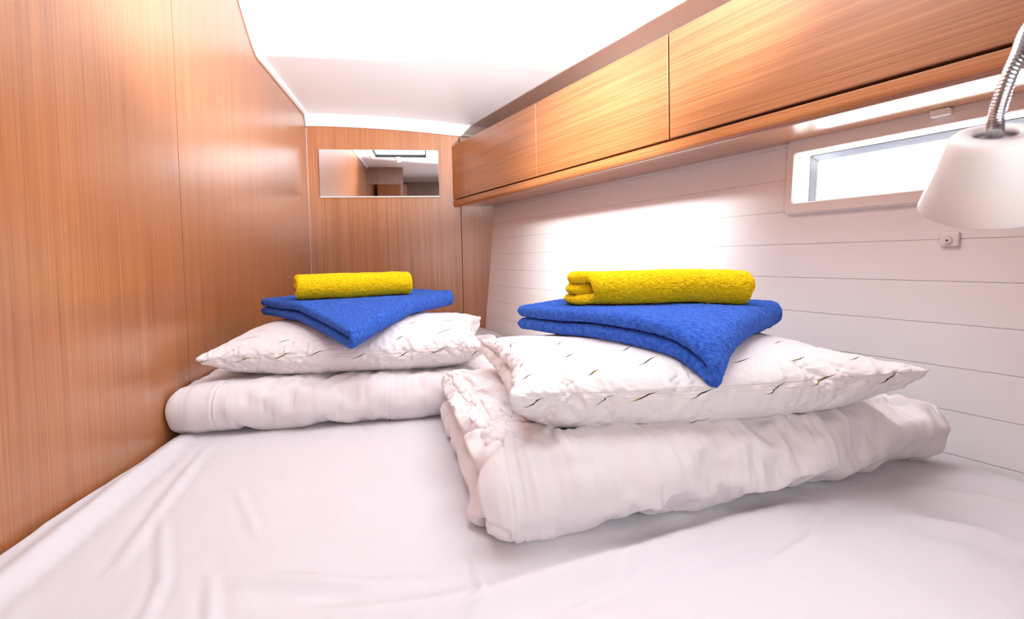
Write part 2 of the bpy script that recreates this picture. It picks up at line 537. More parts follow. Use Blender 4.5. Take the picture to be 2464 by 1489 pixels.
prof2 = [(0, 0.008), (-0.008, 0.006), (-0.010, -0.003), (-0.007, -0.008), (0, -0.008)]
pts = [(x, YB-0.0005, ceil_z(x, YB)) for x in px_]
o = sweep_trim('trim_4', pts, prof2, [((0, 1, 0), (0, 0, 1))]*len(pts), M_TRIM)

# roof hatch, above the bed just out of the frame (its reflection shows in the mirror)
hz = ceil_z(0.3, 0.9)
def rect_ring(name, x0, x1, y0, y1, wdt, z0, z1, m, parent=None, bevel=0.003):
    b = MB()
    b.box((x0, y0, z0), (x1, y0+wdt, z1)).box((x0, y1-wdt, z0), (x1, y1, z1))
    b.box((x0, y0+wdt, z0), (x0+wdt, y1-wdt, z1)).box((x1-wdt, y0+wdt, z0), (x1, y1-wdt, z1))
    return b.build(name, m, parent, bevel=bevel)
hf = rect_ring('window_2', HX0-0.03, HX1+0.03, HY0-0.03, HY1+0.03, 0.032, hz-0.006, hz+0.05, M_TRIM); struct(hf, 'roof hatch')
rect_ring('seal', HX0+0.001, HX1-0.001, HY0+0.001, HY1-0.001, 0.008, hz+0.004, hz+0.02, M_BLACK, hf, 0.001)
MB().box((HX0+0.004, HY0+0.004, hz+0.012), (HX1-0.004, HY1-0.004, hz+0.018)).build('pane', M_HATCH, hf)
MB().tube([(0.29, HY0+0.01, hz-0.002), (0.29, HY0-0.02, hz-0.010)], [0.018, 0.024], 20).build('handle', M_TRIM, hf, smooth=True)

# ------------------------------------------------------------------ doorway bulkhead and the dim passage behind the camera
b = MB()
b.box((-0.02, 0.22, 1.76), (0.300, 0.24, 2.05))
b.box((-0.02, 0.22, 0.0), (0.02, 0.24, 1.76))
b.box((0.275, 0.22, 0.0), (0.300, 0.24, 1.76))
b.box((1.02, 0.22, 0.0), (1.75, 0.24, 2.05))
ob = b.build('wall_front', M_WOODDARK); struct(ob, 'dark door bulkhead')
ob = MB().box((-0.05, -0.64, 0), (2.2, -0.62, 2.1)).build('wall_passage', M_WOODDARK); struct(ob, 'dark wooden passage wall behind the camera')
ob = MB().box((-0.05, -0.64, -0.02), (2.2, 2.4, 0.0)).build('floor', M_FLOOR); struct(ob)
lk = MB().box((0.03, -0.60, 0.0), (0.30, -0.35, 1.84)).build('locker', M_WOOD, bevel=0.004)
thing(lk, 'orange wooden locker standing in the passage seen in the mirror', 'locker')

# ------------------------------------------------------------------ overhead cupboards
HB = lambda z: 0.1285*0.9406+HK*(z-0.8)   # depth from cupboard front to lining
ZB, ZT = 1.3995, 1.6365
def cupboard(name, s0, s1, label, proud=0.0, gap0=0.0006, gap1=0.0006):
    base = TC((0.5*(s0+s1), 0.08, ZB))
    t = empty(name, base, label, 'cupboard', 'overhead cupboards along the hull')
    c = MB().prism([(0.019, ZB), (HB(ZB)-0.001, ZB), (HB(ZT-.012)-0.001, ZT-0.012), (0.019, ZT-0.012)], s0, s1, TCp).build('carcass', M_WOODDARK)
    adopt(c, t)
    tp = MB().prism([(0.0185, ZT-0.012), (HB(ZT-.012)-0.001, ZT-0.012), (HB(ZT)-0.001, ZT), (0.0185, ZT)], s0, s1, TCp).build('top_board', M_WOODLIP)
    adopt(tp, t)
    d = MB().box((s0+gap0, -proud, ZB), (s1-gap1, 0.018, ZT), TC).build('door', M_WOODH, bevel=0.0018)
    adopt(d, t)
    return t
fp = MB().box((0.0, 0.0, ZB), (0.1705, 0.018, ZT), TC).build('filler_panel', M_WOODH, bevel=0.001)
thing(fp, 'narrow wooden filler panel closing the cupboard row at the back bulkhead', 'panel')
cupboard('overhead_cupboard', 0.1715, 0.7225, 'short wooden overhead cupboard, farthest one, beside the narrow filler panel')
cupboard('overhead_cupboard', 0.7225, 1.3035, 'middle wooden overhead cupboard above the bare white boards', gap1=0.0020)
cupboard('overhead_cupboard', 1.3035, 2.22, 'nearest and longest wooden overhead cupboard, above the window and lamp', proud=0.0015, gap0=0.0035)
# solid wood valance and shelf under them
pr = [(0.0, 1.3945), (0.0, 1.376)]
for k in range(1, 7):
    a = math.radians(90*k/6); pr.append((0.011-0.011*math.cos(a), 1.376-0.011*math.sin(a)))
pr += [(0.024, 1.365), (0.026, 1.369), (HB(1.369)-0.001, 1.369), (HB(1.3945)-0.001, 1.3945)]
ob = MB().prism(pr, 0.0, 2.22, TCp).build('shelf_board', M_WOODLIP, bevel=0.0006)
thing(ob, 'long solid wood shelf board with rounded lip under the cupboards', 'shelf')

# ------------------------------------------------------------------ mirror on the back bulkhead
mt = empty('wall_mirror', (0.305, YB, 1.413), 'low wide rectangular mirror on the wooden back bulkhead', 'mirror')
adopt(MB().box((0.054, YB-0.006, 1.418), (0.556, YB-0.0005, 1.614)).build('backing', M_BLACK), mt)
adopt(MB().box((0.051, YB-0.012, 1.4155), (0.559, YB-0.0062, 1.6175)).build('mirror_glass', M_MIRROR, bevel=0.0012), mt)
adopt(MB().box((0.050, YB-0.016, 1.4115), (0.560, YB-0.002, 1.4152)).build('bottom_rail', M_TRIM, bevel=0.0008), mt)

# ------------------------------------------------------------------ small fittings on the hull lining
sk = empty('wall_button', TH((1.730, 0.0, 1.140)), 'small pale square button with a dark dot on the boards below the lamp', 'button')
adopt(MB().box((1.7165, -0.007, 1.1395), (1.7435, 0.0, 1.1645), TH).build('plate', M_FRAME, bevel=0.003), sk)
hm = Matrix.Translation(TH((1.729, -0.0065, 1.1500))) @ (-E2).to_track_quat('Z', 'Y').to_matrix().to_4x4()
adopt(MB().lathe([(0.0001, 0), (0.0068, 0), (0.0062, 0.004), (0.0001, 0.0045)], hm, 24).build('knob', M_FRAME, smooth=True), sk)
adopt(MB().lathe([(0.0001, 0.0035), (0.0016, 0.0035), (0.0014, 0.0052), (0.0001, 0.0052)], hm, 16).build('dot', M_BLACK), sk)
ck = MB().prism([(-0.026, 1.3688), (-0.006, 1.3688), (-0.009, 1.3565), (-0.022, 1.3565)], 1.700, 1.728, lambda q: TH(q)).build('curtain_clip', M_FRAME, bevel=0.002)
thing(ck, 'small white clip under the shelf board above the window', 'clip')

# ------------------------------------------------------------------ soft goods: numpy surfaces
rng = np.random.default_rng(7)
def noise1(x, seed, oct=3, pers=0.5):
    x = np.asarray(x, float); out = np.zeros_like(x); amp = 1.0; tot = 0
    for o in range(oct):
        r = np.random.default_rng(seed*31+o).random(4096)
        i = np.floor(x).astype(int); t = x-i; t = t*t*(3-2*t)
        out += amp*(r[i % 4096]*(1-t)+r[(i+1) % 4096]*t); tot += amp
        amp *= pers; x = x*2.03+17.3
    return out/tot
def noise2(x, y, seed, oct=3, pers=0.5):
    x = np.asarray(x, float); y = np.asarray(y, float)
    out = np.zeros(np.broadcast(x, y).shape); amp = 1.0; tot = 0
    for o in range(oct):
        r = np.random.default_rng(seed*57+o).random((256, 256))
        i = np.floor(x).astype(int); j = np.floor(y).astype(int)
        a = x-i; b = y-j; a = a*a*(3-2*a); b = b*b*(3-2*b)
        g = lambda p, q: r[p % 256, q % 256]
        out += amp*((g(i, j)*(1-a)+g(i+1, j)*a)*(1-b)+(g(i, j+1)*(1-a)+g(i+1, j+1)*a)*b); tot += amp
        amp *= pers; x = x*2.03+9.7; y = y*2.03+3.1
    return out/tot
def ridge(n, p=1.6): return (1-np.abs(2*n-1))**p

def cosp(n, k=1.0):
    t = np.linspace(0, 1, n); c = 0.5-0.5*np.cos(math.pi*t)
    return (1-k)*t+k*c

def topo(na, nb):
    I = np.arange(na*nb).reshape(na, nb); J = I.copy()
    J[1:-1, 1:-1] = na*nb+np.arange((na-2)*(nb-2)).reshape(na-2, nb-2)
    q = lambda K: np.stack([K[:-1, :-1].ravel(), K[:-1, 1:].ravel(), K[1:, 1:].ravel(), K[1:, :-1].ravel()], 1)
    return q(I), q(J)[:, ::-1]

def tube_mesh(name, TOP, BOT, m, UVT=None, UVB=None):
    """TOP and BOT are (na, nb, 3) surfaces that share their rim"""
    na, nb, _ = TOP.shape
    V = np.concatenate([TOP.reshape(-1, 3), BOT[1:-1, 1:-1].reshape(-1, 3)])
    a, b = topo(na, nb)
    me = bpy.data.meshes.new(name)
    me.from_pydata(V.tolist(), [], np.concatenate([a, b]).tolist())
    me.materials.append(m)
    me.polygons.foreach_set('use_smooth', [True]*len(me.polygons))
    if UVT is not None:
        ul = me.uv_layers.new(name='uv')
        Ic = np.arange(na*nb).reshape(na, nb)
        q = np.stack([Ic[:-1, :-1].ravel(), Ic[:-1, 1:].ravel(), Ic[1:, 1:].ravel(), Ic[1:, :-1].ravel()], 1)
        t = UVT.reshape(-1, 2)[q.ravel()]; u = UVB.reshape(-1, 2)[q[:, ::-1].ravel()]
        ul.data.foreach_set('uv', np.concatenate([t, u]).astype(np.float32).ravel())
    bm = bmesh.new(); bm.from_mesh(me)
    if bm.calc_volume(signed=True) < 0: me.flip_normals()
    bm.free()
    o = bpy.data.objects.new(name, me); COL.objects.link(o)
    return o

def upsample(A, k):
    """Catmull-Rom refinement of a grid along its first two axes"""
    for ax in (0, 1):
        A = np.moveaxis(A, ax, 0)
        P = np.concatenate([2*A[:1]-A[1:2], A, 2*A[-1:]-A[-2:-1]])
        n = A.shape[0]; x = np.linspace(0, n-1, (n-1)*k+1); i = np.minimum(x.astype(int), n-2)
        t = (x-i).reshape((-1,)+(1,)*(A.ndim-1))
        p0, p1, p2, p3 = P[i], P[i+1], P[i+2], P[i+3]
        A = 0.5*((2*p1)+(p2-p0)*t+(2*p0-5*p1+4*p2-p3)*t*t+(3*p1-p0-3*p2+p3)*t**3)
        A = np.moveaxis(A, 0, ax)
    return A

def set_co(o, co): o.data.vertices.foreach_set('co', np.asarray(co, dtype=np.float32).ravel()); o.data.update()
def get_co(o):
    co = np.empty(len(o.data.vertices)*3, dtype=np.float32); o.data.vertices.foreach_get('co', co); return co.reshape(-1, 3).astype(float)
def grids(co, na, nb):
    T_ = co[:na*nb].reshape(na, nb, 3).copy(); B2 = T_.copy(); B2[1:-1, 1:-1] = co[na*nb:].reshape(na-2, nb-2, 3)
    return T_, B2

def settle(o, frames, below, mass=0.02, tens=14, bend=0.02, shrink=0.0, press=0.0, hold=0.0, stiff=50, selfc=False, grav=1.0):
    """let the cloth settle for some frames, then read its shape back"""
    S.frame_start = 1; S.frame_end = frames+1; S.frame_set(1)
    for c in below:
        c.modifiers.new('col', 'COLLISION'); c.collision.thickness_outer = 0.002; c.collision.cloth_friction = 20
    m = o.modifiers.new('cloth', 'CLOTH'); st = m.settings
    st.quality = 6; st.mass = mass
    st.tension_stiffness = tens; st.compression_stiffness = tens; st.shear_stiffness = tens*0.4; st.bending_stiffness = bend
    st.tension_damping = st.compression_damping = st.shear_damping = 5; st.bending_damping = 0.5; st.air_damping = 3
    st.shrink_min = st.shrink_max = shrink
    st.use_pressure = True; st.uniform_pressure_force = press
    if hold > 0:
        bm = bmesh.new(); bm.from_mesh(o.data); v_ = bm.calc_volume(); bm.free()
        st.use_pressure_volume = True; st.target_volume = v_*hold; st.pressure_factor = stiff
    st.effector_weights.gravity = grav
    cs = m.collision_settings; cs.distance_min = 0.003; cs.collision_quality = 3
    cs.use_self_collision = selfc; cs.self_distance_min = 0.0025
    m.point_cache.frame_start = 1; m.point_cache.frame_end = frames+1
    for f_ in range(1, frames+2): S.frame_set(f_)
    ev = o.evaluated_get(bpy.context.evaluated_depsgraph_get())
    co = np.empty(len(o.data.vertices)*3, dtype=np.float32); ev.data.vertices.foreach_get('co', co)
    o.modifiers.clear()
    for c in below: c.modifiers.remove(c.modifiers['col'])
    S.frame_set(1)
    return co.reshape(-1, 3).astype(float)

def grid_normals(P):
    du = np.gradient(P, axis=0); dv = np.gradient(P, axis=1)
    n = np.cross(du, dv); l = np.linalg.norm(n, axis=2, keepdims=True); l[l < 1e-12] = 1
    return n/l

def edge_prof(d, r):
    t = np.clip(d/r, 0, 1); return np.sqrt(np.clip(1-(1-t)**2, 0, 1))

def bvh_of(objs):
    vs, ps = [], []
    for o in objs:
        k = len(vs); mw = o.matrix_world
        vs += [v.co.copy() for v in o.data.vertices]
        ps += [[i+k for i in p.vertices] for p in o.data.polygons]
    return BVHTree.FromPolygons(vs, ps)

class Field:
    """smoothed height of whatever lies below, sampled from above"""
    def __init__(s, objs, x0, x1, y0, y1, step=0.008, blur=3, base=BZ, floor=None):
        t = bvh_of(objs)
        s.x = np.arange(x0, x1, step); s.y = np.arange(y0, y1, step); s.st = step
        Z = np.full((len(s.x), len(s.y)), base)
        for i, x in enumerate(s.x):
            for j, y in enumerate(s.y):
                h = t.ray_cast(Vector((x, y, 2.0)), Vector((0, 0, -1)))
                if h[0] is not None: Z[i, j] = h[0].z
        Z = np.maximum(Z, base)
        if floor is not None:
            gx, gy = np.meshgrid(s.x, s.y, indexing='ij'); Z = np.maximum(Z, floor(gx, gy))
        s.raw = Z.copy()
        for _ in range(blur):
            P = np.pad(Z, 1, mode='edge')
            Z = sum(P[1+a:P.shape[0]-1+a, 1+b:P.shape[1]-1+b] for a in (-1, 0, 1) for b in (-1, 0, 1))/9
            Z = np.maximum(Z, s.raw)
        s.Z = Z
    def __call__(s, X, Y):
        a = np.clip((X-s.x[0])/s.st, 0, len(s.x)-1.001); b = np.clip((Y-s.y[0])/s.st, 0, len(s.y)-1.001)
        i = a.astype(int); j = b.astype(int); a = a-i; b = b-j; Z = s.Z
        return (Z[i, j]*(1-a)+Z[i+1, j]*a)*(1-b)+(Z[i, j+1]*(1-a)+Z[i+1, j+1]*a)*b

# ------------------------------------------------------------------ bed
bed = empty('berth', (0.6, 1.35, 0.0), 'double berth with a white fitted sheet filling the cabin', 'bed')
BY0, BY1 = 0.36, 2.350
def outline(inset, z):
    return [(0.006+inset, BY0+inset, z), (hull_x(BY0)-0.012-inset, BY0+inset, z), (hull_x(BY1)-0.012-inset, BY1-inset, z), (0.006+inset, BY1-inset, z)]
adopt(MB().box8(outline(0.0, 0.001)+outline(0.0, 0.64)).build('base', M_WOOD), bed)
adopt(MB().box8(outline(0.012, 0.641)+outline(0.012, 0.775)).build('mattress', M_TRIM), bed)

def seg_dist(X, Y, pts):
    """distance to a polyline, signed side, and position along it 0..1"""
    best = np.full(X.shape, 9.0); sgn = np.zeros(X.shape); par = np.zeros(X.shape)
    P = [np.array(p) for p in pts]; L_ = [np.linalg.norm(P[i+1]-P[i]) for i in range(len(P)-1)]; tot = sum(L_); acc = 0
    for i in range(len(P)-1):
        d = (P[i+1]-P[i])/L_[i]
        ax, ay = X-P[i][0], Y-P[i][1]
        t = np.clip(ax*d[0]+ay*d[1], 0, L_[i])
        ex, ey = ax-t*d[0], ay-t*d[1]
        r = np.hypot(ex, ey); m_ = r < best
        best = np.where(m_, r, best); sgn = np.where(m_, np.sign(d[0]*ey-d[1]*ex), sgn)
        par = np.where(m_, (acc+t)/tot, par); acc += L_[i]
    return best, sgn, par
CREASES = [  # polyline on the mattress, height, half width
    ([(0.30, 0.585), (0.45, 0.545), (0.56, 0.535)], 0.0030, 0.012),
    ([(0.36, 0.50), (0.56, 0.50), (0.70, 0.535), (0.87, 0.58), (1.04, 0.62)], 0.0060, 0.020),
    ([(0.50, 0.455), (0.56, 0.50), (0.553, 0.60)], 0.0018, 0.004),
    ([(0.03, 1.08), (0.05, 0.80), (0.055, 0.60), (0.05, 0.45)], 0.0040, 0.014),
    ([(0.10, 1.02), (0.13, 0.80), (0.16, 0.62)], 0.0018, 0.008),
    ([(0.15, 0.75), (0.22, 0.60), (0.25, 0.48)], 0.0015, 0.006),
    ([(0.27, 0.60), (0.30, 0.52), (0.33, 0.46)], 0.0016, 0.006),
    ([(0.22, 0.82), (0.28, 0.70), (0.30, 0.66)], 0.0010, 0.006),
    ([(0.62, 0.46), (0.70, 0.50), (0.74, 0.56)], 0.0012, 0.005),
    ([(0.86, 0.50), (0.95, 0.54), (1.02, 0.60)], 0.0014, 0.006),
    ([(1.17, 0.62), (1.22, 0.57), (1.26, 0.50)], 0.0060, 0.022),
    ([(1.10, 0.56), (1.15, 0.51), (1.18, 0.44)], 0.0035, 0.016),
]
nxs, nys = 420, 560
A, Bp = np.meshgrid(cosp(nxs, 0.35), np.linspace(0, 1, nys), indexing='ij')
Y = BY0+(BY1-BY0)*Bp
X0 = 0.005; X1 = HO.x+(YB-Y)*0.36095-0.008
X = X0+(X1-X0)*A
Z = np.full(X.shape, BZ)+0.004*(noise2(X*5, Y*5, 3)-0.5)*2
for pts, h, wd in CREASES:
    d, sg, pa = seg_dist(X, Y, pts)
    env = np.sin(np.clip(pa, 0.02, 0.98)*math.pi)**0.5
    h *= 1.8
    Z += h*env*np.exp(-(d/wd)**2)-h*0.45*env*np.exp(-((d-1.8*wd)/wd)**2)
Z += 0.0011*(ridge(noise2(X*9+2.5*noise2(X*4, Y*4, 11), Y*7, 12), 3)) * 1.0
Z += 0.0007*(ridge(noise2(X*24+Y*9, Y*10-X*5, 13), 3))
dl = (X-X0); dr = (X1-X)
Z += 0.006*np.exp(-((dl-0.03)/0.025)**2)
Z += 0.022*sstep(1.95, 2.3, Y)*sstep(0.35, 0.55, X)      # mattress riding up by the hull at the back
Z += 0.012*np.exp(-((dr-0.10)/0.06)**2)*(1-sstep(1.0, 1.2, Y))
Z += 0.006*np.exp(-dl/0.05)*(1-sstep(0.75, 1.0, Y))-0.02*(1-edge_prof(dl, 0.010))-0.03*(1-edge_prof(dr, 0.03))-0.04*(1-edge_prof(BY1-Y, 0.02))-0.05*(1-edge_prof(Y-BY0, 0.03))
P = np.stack([X, Y, Z], 2)
# skirt down the sides
V = P.reshape(-1, 3).tolist(); F = []
i, j = np.meshgrid(np.arange(nxs-1), np.arange(nys-1), indexing='ij')
a = (i*nys+j).ravel(); F = np.stack([a, a+nys, a+nys+1, a+1], 1).tolist()
rim = [ii*nys for ii in range(nxs)]+[(nxs-1)*nys+jj for jj in range(1, nys)]+[ii*nys+nys-1 for ii in range(nxs-2, -1, -1)]+[jj for jj in range(nys-2, 0, -1)]
k = len(V)
for r_ in rim: V.append([V[r_][0], V[r_][1], 0.645])
for q in range(len(rim)):
    q2 = (q+1) % len(rim); F.append([rim[q], k+q, k+q2, rim[q2]])
sheet = mesh_obj('fitted_sheet', V, F, M_SHEET, smooth=True); adopt(sheet, bed)

# a level rest surface for the settling cloth; taken away again once the bedding is done
tb = bmesh.new(); bmesh.ops.create_grid(tb, x_segments=60, y_segments=60, size=1.2)
tmesh = bpy.data.meshes.new('rest'); tb.to_mesh(tmesh); tb.free()
rest = bpy.data.objects.new('rest', tmesh); COL.objects.link(rest); rest.location = (0.7, 1.2, BZ); bpy.context.view_layer.update()

# ------------------------------------------------------------------ folded duvets
def blur_grid(A, n):
    for _ in range(n):
        P = np.pad(A, ((1, 1), (1, 1), (0, 0)), mode='edge'); A = (P[:-2, 1:-1]+P[2:, 1:-1]+P[1:-1, :-2]+P[1:-1, 2:]+P[1:-1, 1:-1])/5
    return A

def ufold(n, depth, t):
    r = t*0.5+0.0015; L1 = depth-(r+t*0.5); arc = math.pi*r
    s = np.linspace(0, 2*L1+arc, n); q = np.empty(n); z = np.empty(n); zc = t*0.5+r; q0 = r+t*0.5
    top = s < L1; bot = s > L1+arc; mid = ~(top | bot)
    q[top] = q0+L1-s[top]; z[top] = zc+r
    th = (s[mid]-L1)/r
    q[mid] = q0-r*np.sin(th); z[mid] = zc+r*np.cos(th)
    q[bot] = q0+s[bot]-L1-arc; z[bot] = zc-r
    return s, q, z, 2*L1+arc

def folded_duvet(name, label, org, ux, L, D, T, seed, front, ls, slant, endr, creases, gain, seams, gather=1.0, na=110, nb=100, K=4):
    t = T/2
    s, q, z, tot = ufold(na, D, t); b = cosp(nb, 0.25)
    ux = np.array(ux, float); ux /= np.linalg.norm(ux); uy = np.array([-ux[1], ux[0]])
    Q, Bb = np.meshgrid(q, b, indexing='ij'); Zc = np.repeat(z[:, None], nb, 1); Sg = np.repeat(s[:, None], nb, 1)
    p0 = ls(Q, Zc/T); p1 = L-slant*Q; P = p0+(p1-p0)*Bb; Q = Q+front(P)*np.clip(1-Q/0.25, 0, 1)
    C = np.stack([org[0]+ux[0]*P+uy[0]*Q, org[1]+ux[1]*P+uy[1]*Q, BZ+Zc+0.003], 2); N = grid_normals(C)
    if np.dot(N[na//2, nb//2], [-uy[0], -uy[1], 0]) < 0: N = -N
    dB = np.minimum(P-p0, p1-P); dS = np.minimum(Sg, tot-Sg)
    th = t*0.5*edge_prof(dB, t*endr)*edge_prof(dS, t*0.5)
    W = 0.004*(noise2(P*9, Sg*8, seed)-0.5)*2*edge_prof(dB, 0.03)*edge_prof(dS, 0.03)
    O = C+N*(th+W)[..., None]; I = C-N*(th*0.96)[..., None]
    I[[0, -1]] = O[[0, -1]]; I[:, [0, -1]] = O[:, [0, -1]]
    for A in (O, I): A[..., 0] = np.maximum(A[..., 0], 0.004); A[..., 2] = np.maximum(A[..., 2], BZ+0.003)
    form = tube_mesh('rest', O, I, M_DUVET)
    # the slack cover buckles into creases; only those creases are laid over the folded form
    d_ = (settle(form, below=[rest], selfc=True, **creases)-get_co(form))[:na*nb].reshape(na, nb, 3)
    hp = d_-blur_grid(d_, 50)
    hp = 0.02*np.tanh(hp/0.02)*np.clip((0.64-np.linspace(0, 1, na))/0.07, 0, 1)[:, None, None]*np.clip(np.linspace(0, 1, na)/0.05, 0, 1)[:, None, None]
    O = O+gain*hp
    # ruffled open ends
    ends = np.exp(-dB/0.035)
    wob = 0.007*ends*(noise1(Sg*34+5, seed+6)-0.5)*2*np.where(Bb < 0.5, 1, -1)
    for A in (O, I):
        A[..., 0] += ux[0]*wob; A[..., 1] += ux[1]*wob
    I[[0, -1]] = O[[0, -1]]; I[:, [0, -1]] = O[:, [0, -1]]
    O, I, P, Sg, dB, dS = (upsample(a, K) for a in (O, I, P, Sg, dB, dS))
    N = grid_normals(O)
    if np.dot(N[N.shape[0]//2, N.shape[1]//2], [-uy[0], -uy[1], 0]) < 0: N = -N
    fade = edge_prof(dB, 0.02)*edge_prof(dS, 0.03)
    sh = P+0.5*(Sg-tot*0.5)*(noise2(P*2.5, Sg*0+1.0, seed+9)*2-1)
    W = 0.0075*gather*(ridge(noise2(sh*22, Sg*4, seed+1), 2.4)-0.4)*(0.1+1.3*noise2(P*5, Sg*5, seed+2)**1.5)
    W += 0.0032*gather*(ridge(noise2(sh*55, Sg*9, seed+3), 2.2)-0.4)*(0.1+1.5*noise2(P*6+3, Sg*5, seed+4)**1.5)
    W += 0.0026*np.exp(-dB/0.05)*(ridge(noise2(P*10, Sg*30, seed+5), 2)-0.4)
    for kind, pos in seams:
        x_ = P if kind == 'p' else Sg-tot*0.5
        W -= 0.0016*np.exp(-((x_-pos)/0.0016)**2)-0.0008*np.exp(-((x_-pos-0.004)/0.003)**2)
    O = O+N*(W*fade)[..., None]
    for A in (O, I):
        A[..., 2] = np.maximum(A[..., 2], BZ+0.002)
        lim = HO.x+HK*(A[..., 2]-0.8)/0.9406+(YB-A[..., 1])*0.36095-0.006
        A[..., 0] = np.minimum(np.maximum(A[..., 0], 0.003), lim)
    I[[0, -1]] = O[[0, -1]]; I[:, [0, -1]] = O[:, [0, -1]]
    o = tube_mesh(name, O, I, M_DUVET)
    return thing(o, label, 'duvet', 'folded white duvets'), form

duL, formL = folded_duvet('folded_duvet', 'white folded duvet lying against the left bulkhead under the farther pillow',
                   (0.004, 1.072), (1.0, 0.02), 0.72, 0.58, 0.084, 21,
                   lambda p: -0.006*np.sin(np.clip(p/0.6, 0, 1)*math.pi), lambda q, z: 0*q, 0, 0.4, dict(frames=8, press=0.01, hold=0.9, stiff=100, shrink=-0.04, grav=0.3, bend=0.01, tens=30), 0.45,
                   [('s', -0.075), ('p', 0.085), ('p', 0.42)], 0.35)
duR, formR = folded_duvet('folded_duvet', 'white crumpled folded duvet near the reading lamp, under the nearer pillow',
                   (0.572, 0.558), (0.66, 0.095), 0.735, 0.52, 0.100, 41,
                   lambda p: -0.012*np.sin(np.clip(p/0.7, 0, 1)*math.pi),
                   lambda q, z: 0.030*np.clip(q/0.4, 0, 1)-0.012*np.clip(1-z*2, 0, 1)*np.clip(q/0.08-0.6, 0, 1), 0.36, 0.5, dict(frames=14, press=0.01, hold=0.8, stiff=200, shrink=-0.05, grav=0.5, bend=0.01, tens=30), 0.9,
                   [('p', 0.040), ('p', 0.052)])

# ------------------------------------------------------------------ pillows
def pillow(name, label, cen, ang, A_, B_, seed, flat, move, below, bend, press, hullside, tips, na=84, nb=58, K=4):
    U_, V_ = np.meshgrid(np.linspace(-1, 1, na), np.linspace(-1, 1, nb), indexing='ij')
    ox, oy = A_*U_, B_*V_; ca, sa = math.cos(ang), math.sin(ang)
    X = cen[0]+ox*ca-oy*sa; Y = cen[1]+ox*sa+oy*ca
    if hullside:   # the end against the hull is squeezed in
        lim = hull_x(Y, 0.93)-0.012
        sc = np.where(X[-1:] > lim[-1:], (lim[-1:]-X[:1])/(X[-1:]-X[:1]), 1); X = X[:1]+(X-X[:1])*sc
    else: X = np.maximum(X, 0.008)
    inner = ((1-abs(U_))*(1-abs(V_)) > 1e-9)
    pr = 0.02*np.sqrt(np.clip((1-U_**2)*(1-V_**2), 0, 1))+inner*0.003*(noise2(ox*30+50, oy*30+50, seed)-0.5)
    bag = tube_mesh('rest', np.stack([X, Y, cen[2]+pr*1.0+0*X], 2), np.stack([X, Y, cen[2]-pr], 2), M_PILLOW)
    T_, B2 = grids(settle(bag, 28, below, press=press, bend=bend), na, nb)
    bpy.data.objects.remove(bag)
    zmax = np.sort(T_[..., 2].ravel())[-40]+move[2]
    for Sf in (T_, B2):
        Sf += np.array(move); z0 = flat[0]
        t_, x_ = flat[1]-z0, zmax-z0
        if x_ > t_:    # weight on top presses the crown down, the rim keeps its height
            k_ = x_*t_/(x_-t_); zz = np.maximum(Sf[..., 2]-z0, 0)
            zz = zz/(1+zz/k_)*(flat[2]+(1-flat[2])*sstep(-1.0, 0.0, V_))
            Sf[..., 2] = np.where(Sf[..., 2] > z0, z0+zz, Sf[..., 2])
    cor = np.abs(U_*V_)**3
    for Sf in (T_, B2):
        Sf[..., 2] += tips*cor*np.where(V_ < 0, 1.0, 0.6)
        blunt = 0.024*np.sign(U_)*np.abs(U_)**9; Sf[..., 0] -= ca*blunt; Sf[..., 1] -= sa*blunt
    na, nb, _ = T_.shape
    U_, V_ = np.meshgrid(np.linspace(-1, 1, na), np.linspace(-1, 1, nb), indexing='ij')
    T_, B2, U_, V_ = (upsample(a, K) for a in (T_, B2, U_, V_))
    ox, oy = A_*U_, B_*V_; du, dv = A_-np.abs(ox), B_-np.abs(oy)
    out = []
    for side, Sf in enumerate((T_, B2)):
        N = grid_normals(Sf); c = N[N.shape[0]//2, N.shape[1]//2, 2]
        N = N*(1 if (c > 0) == (side == 0) else -1)
        W = np.zeros_like(ox)
        for al, dd, sd in ((ox, dv, 1), (oy, du, 2)):
            sh = al+0.6*dd*(noise1(al*6+side*3+20, seed+sd)*2-1)
            env = np.exp(-dd/0.045)*(1-np.exp(-dd/0.005))
            W += 0.0056*env*(ridge(noise1(sh*36+side*11+sd*5+60, seed+10+sd, 2), 2.0)-0.4)*(0.2+1.3*noise1(al*9+60, seed+20+sd))
            W += 0.0024*env*(ridge(noise1(sh*85+side*11+sd*5+60, seed+15+sd, 2), 2.0)-0.4)
        fade = edge_prof(np.minimum(du, dv), 0.02)
        q1, q2 = ox+0.45*oy, oy-0.3*ox
        W += 0.0034*fade*(ridge(noise2(q1*15+30, q2*5+30, seed+33), 2.6)-0.35)*(0.2+1.2*noise2(ox*5+9, oy*5+9, seed+36))
        W += 0.0010*fade*(ridge(noise2(q2*34+30, q1*12+30, seed+34), 2.4)-0.35)
        # stitched seam line a little in from the rim
        W -= 0.0010*np.exp(-((np.minimum(du, dv)-0.006)/0.0012)**2)
        Sf = Sf+N*W[..., None]
        lim = HO.x+HK*(Sf[..., 2]-0.8)/0.9406+(YB-Sf[..., 1])*0.36095-0.004
        Sf[..., 0] = np.minimum(np.maximum(Sf[..., 0], 0.003), lim)
        out.append(Sf)
    out[1][[0, -1]] = out[0][[0, -1]]; out[1][:, [0, -1]] = out[0][:, [0, -1]]
    uvt = np.stack([ox+1+seed*0.37, oy+1], 2); uvb = np.stack([ox+1+seed*0.37, -oy+1-2*B_], 2)
    o = tube_mesh(name, out[0], out[1], M_PILLOW, uvt, uvb)
    return thing(o, label, 'pillow', 'white pillows with printed dashes')

